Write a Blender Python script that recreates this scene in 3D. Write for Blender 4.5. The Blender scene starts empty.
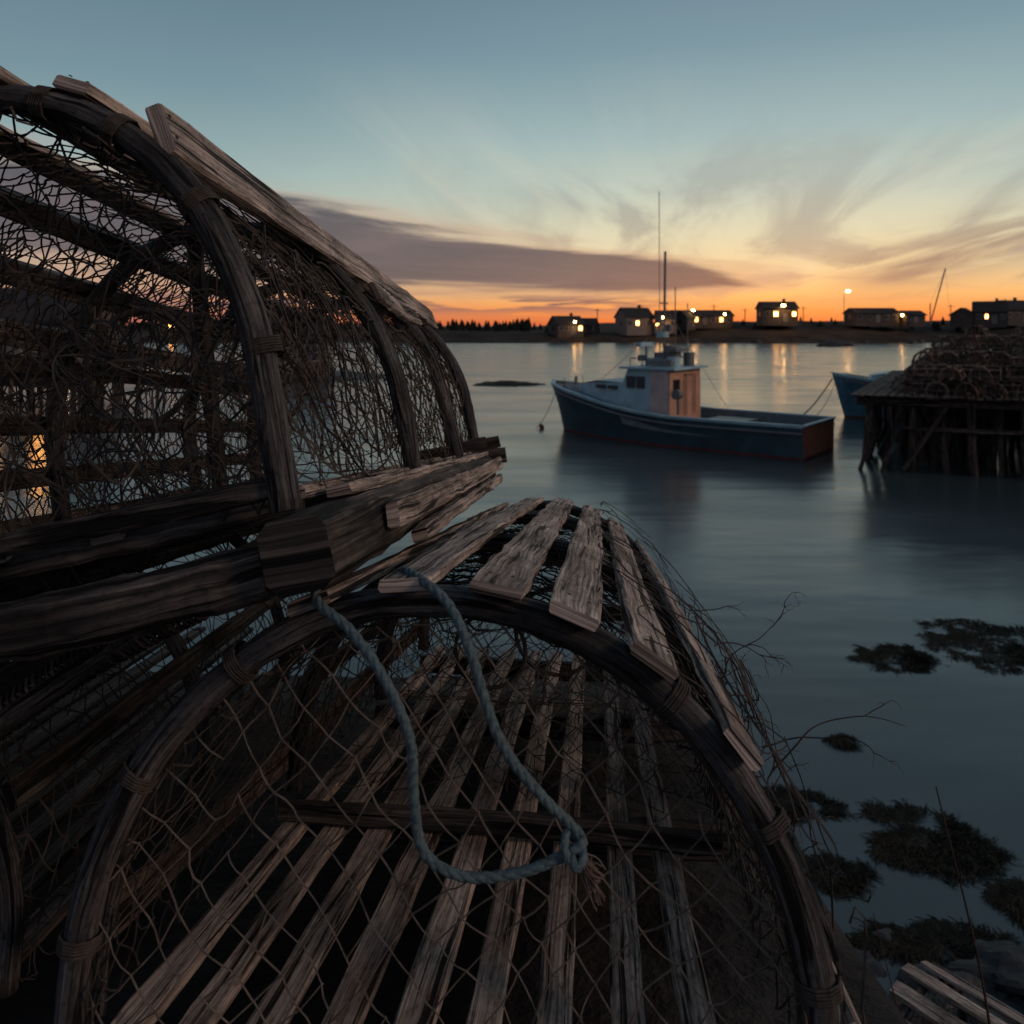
import bpy, bmesh, math, random
from mathutils import Vector, Matrix, noise
R = random.Random(11)
V = Vector
sc = bpy.context.scene
CAMZ = 4.2

# ------------------------------------------------------------------ helpers
def srgb(r, g, b):
    def c(x):
        x /= 255.0
        return x/12.92 if x <= 0.04045 else ((x+0.055)/1.055)**2.4
    return (c(r), c(g), c(b), 1.0)

class MB:
    def __init__(s):
        s.v = []; s.f = []; s.uv = []; s.m = []
    def face(s, idx, uvs=None, mat=0):
        s.f.append(idx); s.m.append(mat)
        if uvs is None:
            uvs = [(0, 0)]*len(idx)
        s.uv.extend(uvs)
    def obj(s, name, mats, parent=None, smooth=False):
        me = bpy.data.meshes.new(name)
        me.from_pydata([tuple(p) for p in s.v], [], s.f)
        uvl = me.uv_layers.new(name="UVMap")
        flat = [c for uv in s.uv for c in uv]
        uvl.data.foreach_set("uv", flat)
        if not isinstance(mats, (list, tuple)):
            mats = [mats]
        for m in mats:
            me.materials.append(m)
        me.polygons.foreach_set("material_index", s.m)
        me.polygons.foreach_set("use_smooth", [smooth]*len(s.f))
        me.update()
        o = bpy.data.objects.new(name, me)
        sc.collection.objects.link(o)
        if parent:
            o.parent = parent
        return o

def empty(name, loc=(0, 0, 0)):
    e = bpy.data.objects.new(name, None)
    e.empty_display_size = 0.2
    sc.collection.objects.link(e)
    return e

def sweep(mb, pts, w, h, up=V((0, 0, 1)), kind='rect', n=8, jit=0.0, mat=0, caps=True, scalefn=None):
    N = len(pts)
    if N < 2: return
    uo = R.uniform(0, 20); vo = R.uniform(0, 20)
    hw, hh = w/2, h/2
    if kind == 'rect':
        c = min(hw, hh)*0.35
        prof = [(hw, -hh+c), (hw, hh-c), (hw-c, hh), (-hw+c, hh), (-hw, hh-c), (-hw, -hh+c), (-hw+c, -hh), (hw-c, -hh)]
    else:
        prof = [(hw*math.cos(2*math.pi*k/n), hh*math.sin(2*math.pi*k/n)) for k in range(n)]
    K = len(prof)
    per = [0]
    for k in range(K):
        a = prof[k]; b = prof[(k+1) % K]
        per.append(per[-1]+math.hypot(a[0]-b[0], a[1]-b[1]))
    base = len(mb.v)
    L = 0; us = []
    for i in range(N):
        if i == 0: t = pts[1]-pts[0]
        elif i == N-1: t = pts[-1]-pts[-2]
        else: t = pts[i+1]-pts[i-1]
        if i > 0: L += (pts[i]-pts[i-1]).length
        us.append(L)
        t = t.normalized()
        u = up[i] if isinstance(up, list) else up
        side = t.cross(u)
        if side.length < 1e-4:
            side = t.cross(V((1, 0.03, 0)))
        side.normalize()
        nn = side.cross(t)
        s = scalefn(i/(N-1)) if scalefn else 1.0
        for (px, pz) in prof:
            jx = R.uniform(-jit, jit); jz = R.uniform(-jit, jit)
            mb.v.append(pts[i]+side*(px*s+jx)+nn*(pz*s+jz))
    for i in range(N-1):
        for k in range(K):
            k2 = (k+1) % K
            a = base+i*K
            mb.face((a+k, a+K+k, a+K+k2, a+k2),
                    [(us[i]+uo, per[k]+vo), (us[i+1]+uo, per[k]+vo), (us[i+1]+uo, per[k+1]+vo), (us[i]+uo, per[k+1]+vo)], mat)
    if caps:
        mb.face(tuple(base+k for k in range(K)), [(uo+prof[k][0]*.2, vo+prof[k][1]) for k in range(K)], mat)
        e = base+(N-1)*K
        mb.face(tuple(e+k for k in reversed(range(K))), [(uo+prof[k][0]*.2, vo+prof[k][1]) for k in reversed(range(K))], mat)

def plank(mb, p0, p1, w, h, up, seg=14, bow=0.004, jit=0.0008, mat=0):
    p0 = V(p0); p1 = V(p1)
    d = (p1-p0)
    t = d.normalized(); side = t.cross(V(up)).normalized(); nn = side.cross(t)
    a = R.uniform(-bow, bow); b = R.uniform(-bow, bow); ph = R.uniform(0, 6)
    pts = []
    for i in range(seg+1):
        f = i/seg
        pts.append(p0+d*f+nn*(a*math.sin(math.pi*f)+0.3*b*math.sin(f*7+ph))+side*(b*math.sin(math.pi*f+ph)*.6))
    sc_ = [1+R.uniform(-.06, .06) for _ in range(seg+1)]
    sc_[0] *= .90; sc_[-1] *= .9
    sweep(mb, pts, w, h, V(up), jit=jit, mat=mat, scalefn=lambda f: sc_[min(seg, int(f*seg+.5))])

def tube(mb, pts, r, n=4, mat=0, caps=False, jit=0):
    sweep(mb, pts, r*2, r*2, V((0.13, 0.27, 0.95)), kind='round', n=n, mat=mat, caps=caps, jit=jit)

def box(mb, c, s, mat=0, rot=None):
    c = V(c); hx, hy, hz = s[0]/2, s[1]/2, s[2]/2
    b = len(mb.v)
    for dx in (-1, 1):
        for dy in (-1, 1):
            for dz in (-1, 1):
                p = V((dx*hx, dy*hy, dz*hz))
                if rot is not None: p = rot @ p
                mb.v.append(c+p)
    sx, sy, sz = s
    uo = R.uniform(0, 20); vo = R.uniform(0, 20)
    for q, (l, m) in (((0, 1, 3, 2), (sz, sy)), ((4, 6, 7, 5), (sy, sz)), ((0, 4, 5, 1), (sx, sz)), ((2, 3, 7, 6), (sz, sx)), ((0, 2, 6, 4), (sy, sx)), ((1, 5, 7, 3), (sx, sy))):
        mb.face(tuple(b+i for i in q), [(uo, vo), (uo+l, vo), (uo+l, vo+m), (uo, vo+m)], mat)

# ------------------------------------------------------------------ materials
def new_mat(name):
    m = bpy.data.materials.new(name); m.use_nodes = True
    nt = m.node_tree
    return m, nt, nt.nodes, nt.links, nt.nodes['Principled BSDF']

def wood_mat(name, dark, mid, light, sx=5, sy=340, rough=0.8, bump=0.8, dist=0.002):
    m, nt, N, L, B = new_mat(name)
    uv = N.new('ShaderNodeTexCoord')
    def tex(scale, detail, dis=0.4, rg=.6):
        mp = N.new('ShaderNodeMapping'); mp.inputs['Scale'].default_value = (*scale, 1)
        L.new(uv.outputs['UV'], mp.inputs['Vector'])
        n1 = N.new('ShaderNodeTexNoise'); n1.inputs['Scale'].default_value = 1; n1.inputs['Detail'].default_value = detail
        n1.inputs['Roughness'].default_value = rg; n1.inputs['Distortion'].default_value = dis
        L.new(mp.outputs[0], n1.inputs['Vector']); return n1.outputs['Fac']
    def rmp(f, st):
        cr = N.new('ShaderNodeValToRGB'); e = cr.color_ramp.elements
        e[0].position = st[0][0]; e[0].color = (*st[0][1], 1); e[1].position = st[-1][0]; e[1].color = (*st[-1][1], 1)
        for p, c in st[1:-1]:
            q = e.new(p); q.color = (*c, 1)
        L.new(f, cr.inputs['Fac']); return cr.outputs[0]
    def mul(a, b):
        mx = N.new('ShaderNodeMix'); mx.data_type = 'RGBA'; mx.blend_type = 'MULTIPLY'; mx.inputs['Factor'].default_value = 1
        L.new(a, mx.inputs['A']); L.new(b, mx.inputs['B']); return mx.outputs['Result']
    g1 = tex((sx, sy), 6, .5, .68)
    g2 = tex((sx*.7, sy*.32), 3, .6)            # deep weather checks
    g3 = tex((6, 14), 4)                       # broad stains
    g4 = tex((sx*12, sy*.55), 3, .2)          # short flecks
    c = rmp(g1, [(.34, dark), (.5, mid), (.66, light)])
    c = mul(c, rmp(g2, [(.39, (.05, .045, .045)), (.45, (.8, .8, .8)), (.7, (1.08, 1.07, 1.06))]))
    c = mul(c, rmp(g3, [(.32, (.28, .26, .26)), (.50, (.8, .79, .79)), (.66, (1.3, 1.28, 1.27))]))
    c = mul(c, rmp(g4, [(.30, (.45, .44, .44)), (.5, (1.02, 1.02, 1.02))]))
    L.new(c, B.inputs['Base Color'])
    B.inputs['Roughness'].default_value = rough
    B.inputs['Specular IOR Level'].default_value = 0.25
    ad = N.new('ShaderNodeMath'); ad.operation = 'ADD'; L.new(g1, ad.inputs[0])
    r2 = rmp(g2, [(.36, (0, 0, 0)), (.46, (1, 1, 1))]); L.new(r2, ad.inputs[1])
    bp = N.new('ShaderNodeBump'); bp.inputs['Strength'].default_value = bump; bp.inputs['Distance'].default_value = dist
    L.new(ad.outputs[0], bp.inputs['Height']); L.new(bp.outputs[0], B.inputs['Normal'])
    return m

def plain_mat(name, col, rough=0.7, nscale=8, var=0.35, spec=0.3, coord='Object', bump=0.0, metal=0.0):
    m, nt, N, L, B = new_mat(name)
    tc = N.new('ShaderNodeTexCoord')
    n1 = N.new('ShaderNodeTexNoise'); n1.inputs['Scale'].default_value = nscale; n1.inputs['Detail'].default_value = 6
    n1.inputs['Roughness'].default_value = 0.6
    L.new(tc.outputs[coord], n1.inputs['Vector'])
    cr = N.new('ShaderNodeValToRGB')
    cr.color_ramp.elements[0].position = 0.3; cr.color_ramp.elements[0].color = (*[c*(1-var) for c in col], 1)
    cr.color_ramp.elements[1].position = 0.7; cr.color_ramp.elements[1].color = (*[min(1, c*(1+var)) for c in col], 1)
    L.new(n1.outputs['Fac'], cr.inputs['Fac']); L.new(cr.outputs[0], B.inputs['Base Color'])
    B.inputs['Roughness'].default_value = rough; B.inputs['Specular IOR Level'].default_value = spec
    B.inputs['Metallic'].default_value = metal
    if bump:
        bp = N.new('ShaderNodeBump'); bp.inputs['Strength'].default_value = bump; bp.inputs['Distance'].default_value = 0.03
        L.new(n1.outputs['Fac'], bp.inputs['Height']); L.new(bp.outputs[0], B.inputs['Normal'])
    return m

def emit_mat(name, col, s):
    m, nt, N, L, B = new_mat(name)
    tc = N.new('ShaderNodeTexCoord')
    n1 = N.new('ShaderNodeTexNoise'); n1.inputs['Scale'].default_value = 1.5
    L.new(tc.outputs['Object'], n1.inputs['Vector'])
    ml = N.new('ShaderNodeMath'); ml.operation = 'MULTIPLY'; ml.inputs[1].default_value = s*2
    L.new(n1.outputs['Fac'], ml.inputs[0]); L.new(ml.outputs[0], B.inputs['Emission Strength'])
    B.inputs['Base Color'].default_value = (0.1, 0.06, 0.03, 1)
    B.inputs['Emission Color'].default_value = (*col, 1)
    return m

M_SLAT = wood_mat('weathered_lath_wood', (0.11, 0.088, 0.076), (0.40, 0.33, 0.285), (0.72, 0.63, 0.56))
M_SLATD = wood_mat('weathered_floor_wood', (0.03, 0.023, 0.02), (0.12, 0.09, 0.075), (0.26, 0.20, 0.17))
M_HOOP = wood_mat('bent_hoop_wood', (0.018, 0.018, 0.020), (0.065, 0.063, 0.065), (0.17, 0.162, 0.162), sx=10, sy=330)
M_BEAM = wood_mat('sill_wood', (0.014, 0.012, 0.012), (0.06, 0.052, 0.048), (0.17, 0.145, 0.128), sx=5, sy=200)
M_TWINE = plain_mat('net_twine', (0.12, 0.10, 0.085), 0.9, 60, 0.5)
M_TWINED = plain_mat('old_net_twine', (0.05, 0.042, 0.037), 0.9, 60, 0.5)
M_ROPE = plain_mat('rope_fibre', (0.085, 0.125, 0.138), 0.9, 250, 0.45, spec=.1)
M_FRAY = plain_mat('frayed_fibre', (0.16, 0.125, 0.11), 0.9, 100, 0.3)
M_ROCK = plain_mat('wet_rock', (0.020, 0.021, 0.023), 0.55, 6, 0.6, bump=0.8)
M_BANK = plain_mat('bank_rock', (0.016, 0.015, 0.015), 0.85, 9, 0.8, bump=1.0)
M_WEED = plain_mat('seaweed', (0.016, 0.015, 0.010), 0.75, 9, 0.6, spec=0.12)
M_LAND = plain_mat('shore_land', (0.04, 0.034, 0.03), 0.95, 0.15, 0.5, spec=.05)
M_PINE = plain_mat('spruce_foliage', (0.02, 0.026, 0.02), 0.9, 1, 0.4)
M_TWIG = plain_mat('twig_bark', (0.05, 0.035, 0.03), 0.8, 40, 0.4)
M_PILE = wood_mat('pile_wood', (0.024, 0.019, 0.017), (0.08, 0.06, 0.05), (0.17, 0.13, 0.105), sx=1, sy=20, bump=0.5, dist=0.02)
M_STACK = wood_mat('stacked_trap_wood', (0.05, 0.036, 0.03), (0.17, 0.12, 0.095), (0.38, 0.28, 0.225), sx=1, sy=20, bump=0.3, dist=0.01)
M_LIT = emit_mat('lit_window', (1.0, 0.42, 0.10), 16)
M_LITS = emit_mat('lit_window_dim', (1.0, 0.45, 0.14), 8)
M_LAMP = emit_mat('lamp_bulb', (1.0, 0.5, 0.16), 80)
M_NAIL = plain_mat('rusty_nail', (0.05, 0.022, 0.012), 0.7, 50, .4)

# ------------------------------------------------------------------ nets
def net(mb, f, nu, nv, r, jit=0.25, inside=None, drop=0.02, sag=0.15, knots=True, n=3):
    def node_uv(i, j):
        rr = random.Random((i*7349+j*911+int(nu*31)) & 0xffffff)
        return ((i+0.5*(j % 2)+rr.uniform(-jit, jit))/nu, (j+rr.uniform(-jit, jit))/nv)
    def edge(a, b):
        ia = inside(*a) if inside else True
        ib = inside(*b) if inside else True
        if not ia and not ib: return
        if ia != ib:
            lo, hi = (a, b) if ia else (b, a)
            s0, s1 = 0.0, 1.0
            for _ in range(8):
                s = (s0+s1)/2
                q = (lo[0]+(hi[0]-lo[0])*s, lo[1]+(hi[1]-lo[1])*s)
                if inside(*q): s0 = s
                else: s1 = s
            hi = (lo[0]+(hi[0]-lo[0])*s1, lo[1]+(hi[1]-lo[1])*s1)
            a, b = lo, hi
        pa = f(*a); pb = f(*b)
        l = (pb-pa).length
        bow = V((R.uniform(-1, 1), R.uniform(-1, 1), R.uniform(-1.6, .5)))*l*sag*R.random()
        pts = [pa, pa.lerp(pb, .33)+bow*.85, pa.lerp(pb, .67)+bow*.85, pb]
        tube(mb, pts, r*R.uniform(.8, 1.15), n)
    for j in range(nv+1):
        for i in range(-1, nu+1):
            a = node_uv(i, j)
            if a[0] < -0.01 or a[0] > 1.01: continue
            if j < nv:
                for ii in ((i, i+1) if j % 2 else (i-1, i)):
                    if R.random() < drop: continue
                    b = node_uv(ii, j+1)
                    if b[0] < -0.01 or b[0] > 1.01: continue
                    edge(a, b)
            if knots and (inside is None or inside(*a)):
                p = f(*a); k = r*1.9
                b0 = len(mb.v)
                for d in ((k, 0, 0), (-k, 0, 0), (0, k, 0), (0, -k, 0), (0, 0, k), (0, 0, -k)):
                    mb.v.append(p+V(d))
                for q in ((0, 2, 4), (2, 1, 4), (1, 3, 4), (3, 0, 4), (2, 0, 5), (1, 2, 5), (3, 1, 5), (0, 3, 5)):
                    mb.face(tuple(b0+x for x in q))

def catmull(P, m=10):
    P = [V(p) for p in P]
    P = [P[0]*2-P[1]]+P+[P[-1]*2-P[-2]]
    out = []
    for i in range(1, len(P)-2):
        for k in range(m):
            t = k/m
            a, b, c, d = P[i-1], P[i], P[i+1], P[i+2]
            out.append(0.5*((2*b)+(c-a)*t+(2*a-5*b+4*c-d)*t*t+(3*b-a-3*c+d)*t**3))
    out.append(P[-2])
    return out

def resample(pts, step):
    cum = [0]
    for i in range(1, len(pts)): cum.append(cum[-1]+(pts[i]-pts[i-1]).length)
    n = max(2, int(cum[-1]/step)); out = []; j = 0
    for k in range(n+1):
        s = cum[-1]*k/n
        while j < len(pts)-2 and cum[j+1] < s: j += 1
        l = cum[j+1]-cum[j]
        out.append(pts[j].lerp(pts[j+1], (s-cum[j])/l if l > 0 else 0))
    return out

def rope(mb, P, r, pitch=7.5, mat=0, n=8):
    pts = resample(catmull(P, 14), r*0.8)
    t = (pts[1]-pts[0]).normalized()
    nrm = t.orthogonal().normalized()
    st = [[], [], []]
    for i, p in enumerate(pts):
        if 0 < i < len(pts)-1: t = (pts[i+1]-pts[i-1]).normalized()
        nrm = (nrm-t*nrm.dot(t)).normalized()
        bn = t.cross(nrm)
        ang = i*0.8/pitch*2*math.pi
        for k in range(3):
            a = ang+k*2.0944
            st[k].append(p+(nrm*math.cos(a)+bn*math.sin(a))*r*0.34)
    for s in st:
        tube(mb, s, r*0.68, n, mat)

# ------------------------------------------------------------------ lobster trap
def frame(yv, roll):
    Y = V(yv).normalized()
    X = V((Y.y, -Y.x, 0)).normalized()
    Z = X.cross(Y).normalized()
    q = Matrix.Rotation(-roll, 3, Y)
    return q @ X, Y, q @ Z

class Trap:
    def __init__(s, name, O, yv, roll, a, leg, arch, L, hoops=()):
        s.O = V(O); s.X, s.Y, s.Z = frame(yv, roll)
        s.a, s.leg, s.arch, s.L = a, leg, arch, L
        s.el = math.pi*math.sqrt((a*a+arch*arch)/2)
        s.tot = s.el+2*leg; s.hoops = hoops; s.nails = MB()
        s.e = empty(name)
    def P(s, x, y, z): return s.O+s.X*x+s.Y*y+s.Z*z
    def H(s, phi):
        d = phi*s.tot
        if d < s.leg: return (s.a, d, 1, 0)
        if d > s.tot-s.leg: return (-s.a, s.tot-d, -1, 0)
        th = (d-s.leg)/s.el*math.pi
        x = s.a*math.cos(th); z = s.leg+s.arch*math.sin(th)
        n = V((math.cos(th)/s.a, math.sin(th)/s.arch)).normalized()
        return (x, z, n.x, n.y)
    def phix(s, x):
        th = math.acos(max(-1, min(1, x/s.a)))
        return (s.leg+th/math.pi*s.el)/s.tot
    def hoop(s, mb, y, w=0.026, h=0.024, sc_=1.0, seg=60, jit=0.0006, lean=0.0):
        pts = []; ups = []
        for i in range(seg+1):
            x, z, nx, nz = s.H(i/seg)
            yy = y+lean*z
            wob = noise.noise(V((x*6, z*6, y*5)))*0.006
            pts.append(s.P((x+nx*wob)*sc_, yy+wob, z+nz*wob)); ups.append(s.X*nx+s.Z*nz)
        sweep(mb, pts, w, h, ups, jit=jit, kind='round', n=10, scalefn=lambda f: 1+.10*noise.noise(V((f*14, y, 2))))
    def nail(s, c, n, w):
        t1 = n.orthogonal().normalized(); t2 = n.cross(t1); b = len(s.nails.v); r = .0024
        for k in range(6):
            a = k/6*6.283; s.nails.v.append(c+t1*math.cos(a)*r+t2*math.sin(a)*r)
        s.nails.v.append(c+n*.0012)
        for k in range(6): s.nails.face((b+k, b+(k+1) % 6, b+6))
    def slat(s, mb, phi, y0, y1, w, th=0.011, off=0.018, skew=0.0, mat=0, up=None):
        x, z, nx, nz = s.H(phi); x2, z2, nx2, nz2 = s.H(phi+skew)
        p0 = s.P(x+nx*off, y0, z+nz*off); p1 = s.P(x2+nx2*off, y1, z2+nz2*off)
        n = ((s.X*(nx+nx2)+s.Z*(nz+nz2)) if up is None else (s.X*up[0]+s.Z*up[1])).normalized()
        plank(mb, p0, p1, w, th, n, seg=26, bow=0.005, jit=0.0011, mat=mat)
        side = s.Y.cross(n).normalized()
        for hy in s.hoops:
            if y0 < hy < y1:
                c = p0.lerp(p1, (hy-y0)/(y1-y0))+n*(th/2+.0025)
                for sg in (-1, 1): s.nail(c+side*sg*w*.2+s.Y*R.uniform(-.004, .004), n, w)
    def done(s):
        if s.nails.v: s.nails.obj('nails', M_NAIL, s.e)
    def inside(s, x, z):
        if z < 0 or abs(x) > s.a: return False
        if z <= s.leg: return True
        return (x/s.a)**2+((z-s.leg)/s.arch)**2 < 1
    def endnet(s, mb, y, pu, pv, r, jit=0.15, bulge=0.0, drop=0.02, sag=.12, warp=0.0):
        W = 2*s.a; Hh = s.leg+s.arch
        def xz(u, v): return ((u-.5)*W, v*Hh)
        def f(u, v):
            x, z = xz(u, v)
            q = max(0, 1-(x/s.a)**2)*max(0, 1-((z-s.leg*.5)/Hh)**2)
            wx = noise.noise(V((x*9, z*9, y*3)))*warp; wz = noise.noise(V((x*9+5, z*9, y*3)))*warp
            return s.P(x+wx, y+bulge*q, z+wz)
        net(mb, f, int(W/pu), int(Hh/pv), r, jit, lambda u, v: s.inside(*xz(u, v)), drop, sag)
    def sidenet(s, mb, nu, nv, r, jit=0.25, v0=0.0, v1=1.0, off=0.0, drop=0.03, warp=0.02, sag=.2, seed=0, y0=0.0, y1=None):
        y1 = y1 or s.L
        def f(u, v):
            y = y0+u*(y1-y0); ph = v0+(v1-v0)*v
            ph2 = min(1, max(0, ph+noise.noise(V((y*5, ph*6, seed)))*warp))
            y2 = y+noise.noise(V((y*5+9, ph*7, seed)))*warp*2.0
            x, z, nx, nz = s.H(ph2)
            o = off+noise.noise(V((y*6, ph*9, seed+4)))*0.012-0.006
            return s.P(x+nx*o, y2, z+nz*o)
        net(mb, f, nu, nv, r, jit, None, drop, sag)
    def strands(s, mb, count, r, p0, p1, y0, y1, out=0.03, length=0.5):
        for _ in range(count):
            ph = R.uniform(p0, p1); y = R.uniform(y0, y1); o = R.uniform(-0.01, out)
            a = R.uniform(0, 6.28); pts = []
            for k in range(R.randint(5, 13)):
                x, z, nx, nz = s.H(max(0.01, min(.99, ph)))
                pts.append(s.P(x+nx*o, y, z+nz*o))
                a += R.uniform(-1.0, 1.0); o = max(-0.03, min(out, o+R.uniform(-.012, .012)))
                st = length/9*R.uniform(.5, 1.3)
                y += math.cos(a)*st; ph += math.sin(a)*st/s.tot
                y = max(y0, min(y1, y)); ph = max(p0-.02, min(p1+.02, ph))
            tube(mb, resample(catmull(pts, 4), .012), r*R.uniform(.6, 1.3), 3)
    def funnel(s, mb, y0, y1, ring, cx=0.0, cz=None, k=26, rows=9, r=0.0008):
        cz = cz if cz is not None else s.leg+s.arch*.35
        def f(u, v):
            v = max(0.0, min(1.0, v))
            ph = u % 1.0
            if ph < .75: x, z, _, _ = s.H(ph/.75)
            else: x, z = -s.a+2*s.a*(ph-.75)/.25, 0.0
            th = -math.pi*.25+ph*2*math.pi
            tx = cx+ring*math.cos(th); tz = cz+ring*math.sin(th)
            w = v**0.7
            return s.P(x+(tx-x)*w, y0+(y1-y0)*v, z+(tz-z)*w-0.02*math.sin(math.pi*v))
        net(mb, f, k, rows, r, .2, None, .02, .15)
        pts = [s.P(cx+ring*math.cos(t*math.pi/12), y1, cz+ring*math.sin(t*math.pi/12)) for t in range(25)]
        tube(mb, pts, 0.004, 6)
    def lash(s, mb, y, phi, turns=5, rad=0.0155, r=0.0012):
        x, z, nx, nz = s.H(phi); x2, z2, _, _ = s.H(phi+.01)
        tdir = (s.P(x2, y, z2)-s.P(x, y, z)).normalized()
        nrm = (s.X*nx+s.Z*nz); b = tdir.cross(nrm)
        c = s.P(x, y, z); pts = []
        for i in range(turns*10+1):
            a = i/10*2*math.pi
            pts.append(c+tdir*((i/10-turns/2)*r*2.1+R.uniform(-.0004, .0004))+nrm*rad*math.cos(a)+b*rad*math.sin(a))
        tube(mb, pts, r, 5)

# ---- lower trap (A)
A = Trap('lobster_trap', (-0.064, 0.62, 3.669-0.05), (0.105, 1, -0.1675), 0.0, 0.297, 0.05, 0.303, 1.40, (0, .5, .95, 1.36))
mb = MB()
for y in (0.0, 0.50, 0.95, 1.36): A.hoop(mb, y, .028, .027)
A.hoop(mb, 0.030, .014, .016, sc_=0.985)
mb.obj('hoops', M_HOOP, A.e, smooth=True)
mb = MB()
for xx, w in ((-0.10, .042), (-0.025, .046), (0.045, .048), (0.105, .044), (0.165, .044), (0.225, .038)):
    A.slat(mb, A.phix(xx), -0.028+R.uniform(-.012, .012), 1.38+R.uniform(-.04, .03), w, skew=R.uniform(-.006, .006))
A.slat(mb, 0.050, -0.01, 1.38, .040, off=.026, up=(1, .5))
A.slat(mb, 0.135, 0.3, 1.38, .034)
mb.obj('top_laths', M_SLAT, A.e)
mb = MB()
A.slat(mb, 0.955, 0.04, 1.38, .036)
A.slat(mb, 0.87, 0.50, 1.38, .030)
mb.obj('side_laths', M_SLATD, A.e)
mb = MB()
x = -0.262
while x < 0.275:
    plank(mb, A.P(x, -0.02+R.uniform(-.01, .02), -0.004), A.P(x+R.uniform(-.006, .006), 1.39, -0.004), R.uniform(.027, .035), 0.012, A.Z, seg=22, bow=.005, jit=.001)
    x += R.uniform(.054, .064)
mb.obj('floor_laths', M_SLAT, A.e)
mb = MB()
for y in (0.02, 0.50, 0.95, 1.36):
    plank(mb, A.P(-.302, y, -0.032), A.P(.302, y, -0.032), .04, .04, A.Z, jit=.001)
plank(mb, A.P(-.28, 0.40, 0.014), A.P(.28, 0.38, 0.016), .026, .022, A.Z, jit=.001)
plank(mb, A.P(-.25, 1.36, 0.10), A.P(.25, 1.36, 0.10), .012, .034, A.Z, jit=.001)
plank(mb, A.P(-.16, 1.37, 0.22), A.P(.2, 1.37, 0.22), .012, .030, A.Z, jit=.001)
mb.obj('sills', M_BEAM, A.e)
mb = MB()
A.endnet(mb, 0.0, .038, .0235, .0009, jit=.12, bulge=.03, warp=.02)
mb.obj('front_net', M_TWINE, A.e)
mb = MB()
A.sidenet(mb, 36, 44, .0010, v0=0.02, v1=.98, off=-.012)
A.endnet(mb, 0.50, .034, .022, .0009, jit=.25, bulge=.05, warp=.03)
A.endnet(mb, 1.36, .05, .03, .001, jit=.25, bulge=-.03, warp=.02)
A.funnel(mb, 0.50, 0.80, 0.075, cx=.06, cz=.17)
A.funnel(mb, 0.95, 0.72, 0.06, cx=-.05, cz=.15)
A.strands(mb, 60, .0009, .3, .7, .0, 1.35, .008, .4)
A.strands(mb, 100, .0009, .03, .36, .0, 1.3, .055, .35)
A.strands(mb, 130, .0010, .03, .38, .0, 1.3, .018, .5)
for phi, y in ((.19, 0), (.80, 0), (.30, 0), (.08, 0), (.93, 0), (.68, 0), (.33, .5), (.25, .5)):
    A.lash(mb, y, phi, rad=.0165)
mb.obj('side_net', M_TWINED, A.e); A.done()

# ---- upper trap (B)
B = Trap('lobster_trap', (-0.452, 0.70, 3.982), (0.0875, 1, -0.129), math.radians(13), 0.27, 0.13, 0.31, 1.40, (0, .5, .93, 1.25))
mb = MB()
for y in (0.0, 0.50, 0.93, 1.25): B.hoop(mb, y, .030, .027)
mb.obj('hoops', M_HOOP, B.e, smooth=True)
mb = MB()
B.slat(mb, B.phix(.192), -.005, 1.36, .054, th=.018, off=.024, up=(1, .16))
for xx, w in ((0.05, .044), (-0.03, .036), (-0.10, .038), (-0.17, .036), (-.22, .036)):
    B.slat(mb, B.phix(xx), -0.03+R.uniform(-.012, .012), 1.36+R.uniform(-.03, .03), w, th=.014, off=.021, skew=R.uniform(-.004, .004))
B.slat(mb, B.phix(.234), 0.55, 0.88, .036, off=.024, up=(1, .3))
B.slat(mb, B.phix(.125), -0.01, 1.35, .040, th=.014, off=.022)
mb.obj('top_laths', M_SLAT, B.e)
mb = MB()
for p in (.96, .90, .84, .77):
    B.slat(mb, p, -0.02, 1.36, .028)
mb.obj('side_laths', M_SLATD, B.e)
mb = MB()
x = -0.25
while x < 0.26:
    plank(mb, B.P(x, 0.03+R.uniform(-.01, .02), 0.012), B.P(x, 1.36, 0.012), R.uniform(.028, .036), 0.012, B.Z, seg=16, bow=.004, jit=.001)
    x += .056
plank(mb, B.P(.292, .07, .006), B.P(.287, 1.22, .006), .026, .012, B.Z, seg=24, jit=.0012)
plank(mb, B.P(.327, .12, -.028), B.P(.318, 1.24, -.022), .014, .028, B.Z, seg=24, jit=.0012)
plank(mb, B.P(.325, .22, -.062), B.P(.32, 1.16, -.055), .020, .018, B.Z, seg=20, jit=.0012)
mb.obj('floor_laths', M_SLAT, B.e)
mb = MB()
plank(mb, B.P(.285, -.045, -0.035), B.P(.278, 1.24, -0.03), .060, .062, B.Z, seg=30, jit=.0014)
plank(mb, B.P(-.285, -.045, -0.035), B.P(-.28, 1.36, -0.03), .062, .064, B.Z, seg=30, jit=.0014)
plank(mb, B.P(-.30, -.01, -0.05), B.P(.25, -.01, -0.045), .045, .046, B.Z, seg=24, jit=.0016)
plank(mb, B.P(-.30, -.0, 0.022), B.P(.26, -.0, 0.022), .020, .020, B.Z, seg=24, jit=.0014)
plank(mb, B.P(-.30, .05, 0.0), B.P(.26, .05, 0.0), .03, .020, B.Z, seg=24, jit=.0014)
for y in (.5, .93):
    plank(mb, B.P(-.30, y, -.012), B.P(.28, y, -.012), .035, .03, B.Z, seg=16, jit=.0012)
plank(mb, B.P(.13, 1.08, .030), B.P(.315, 1.10, .030), .045, .024, B.Z, seg=8, jit=.001)
plank(mb, B.P(.13, 1.17, .026), B.P(.335, 1.19, .026), .045, .028, B.Z, seg=8, jit=.001)
plank(mb, B.P(.13, 1.25, -.008), B.P(.335, 1.265, -.008), .045, .040, B.Z, seg=8, jit=.001)
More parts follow.
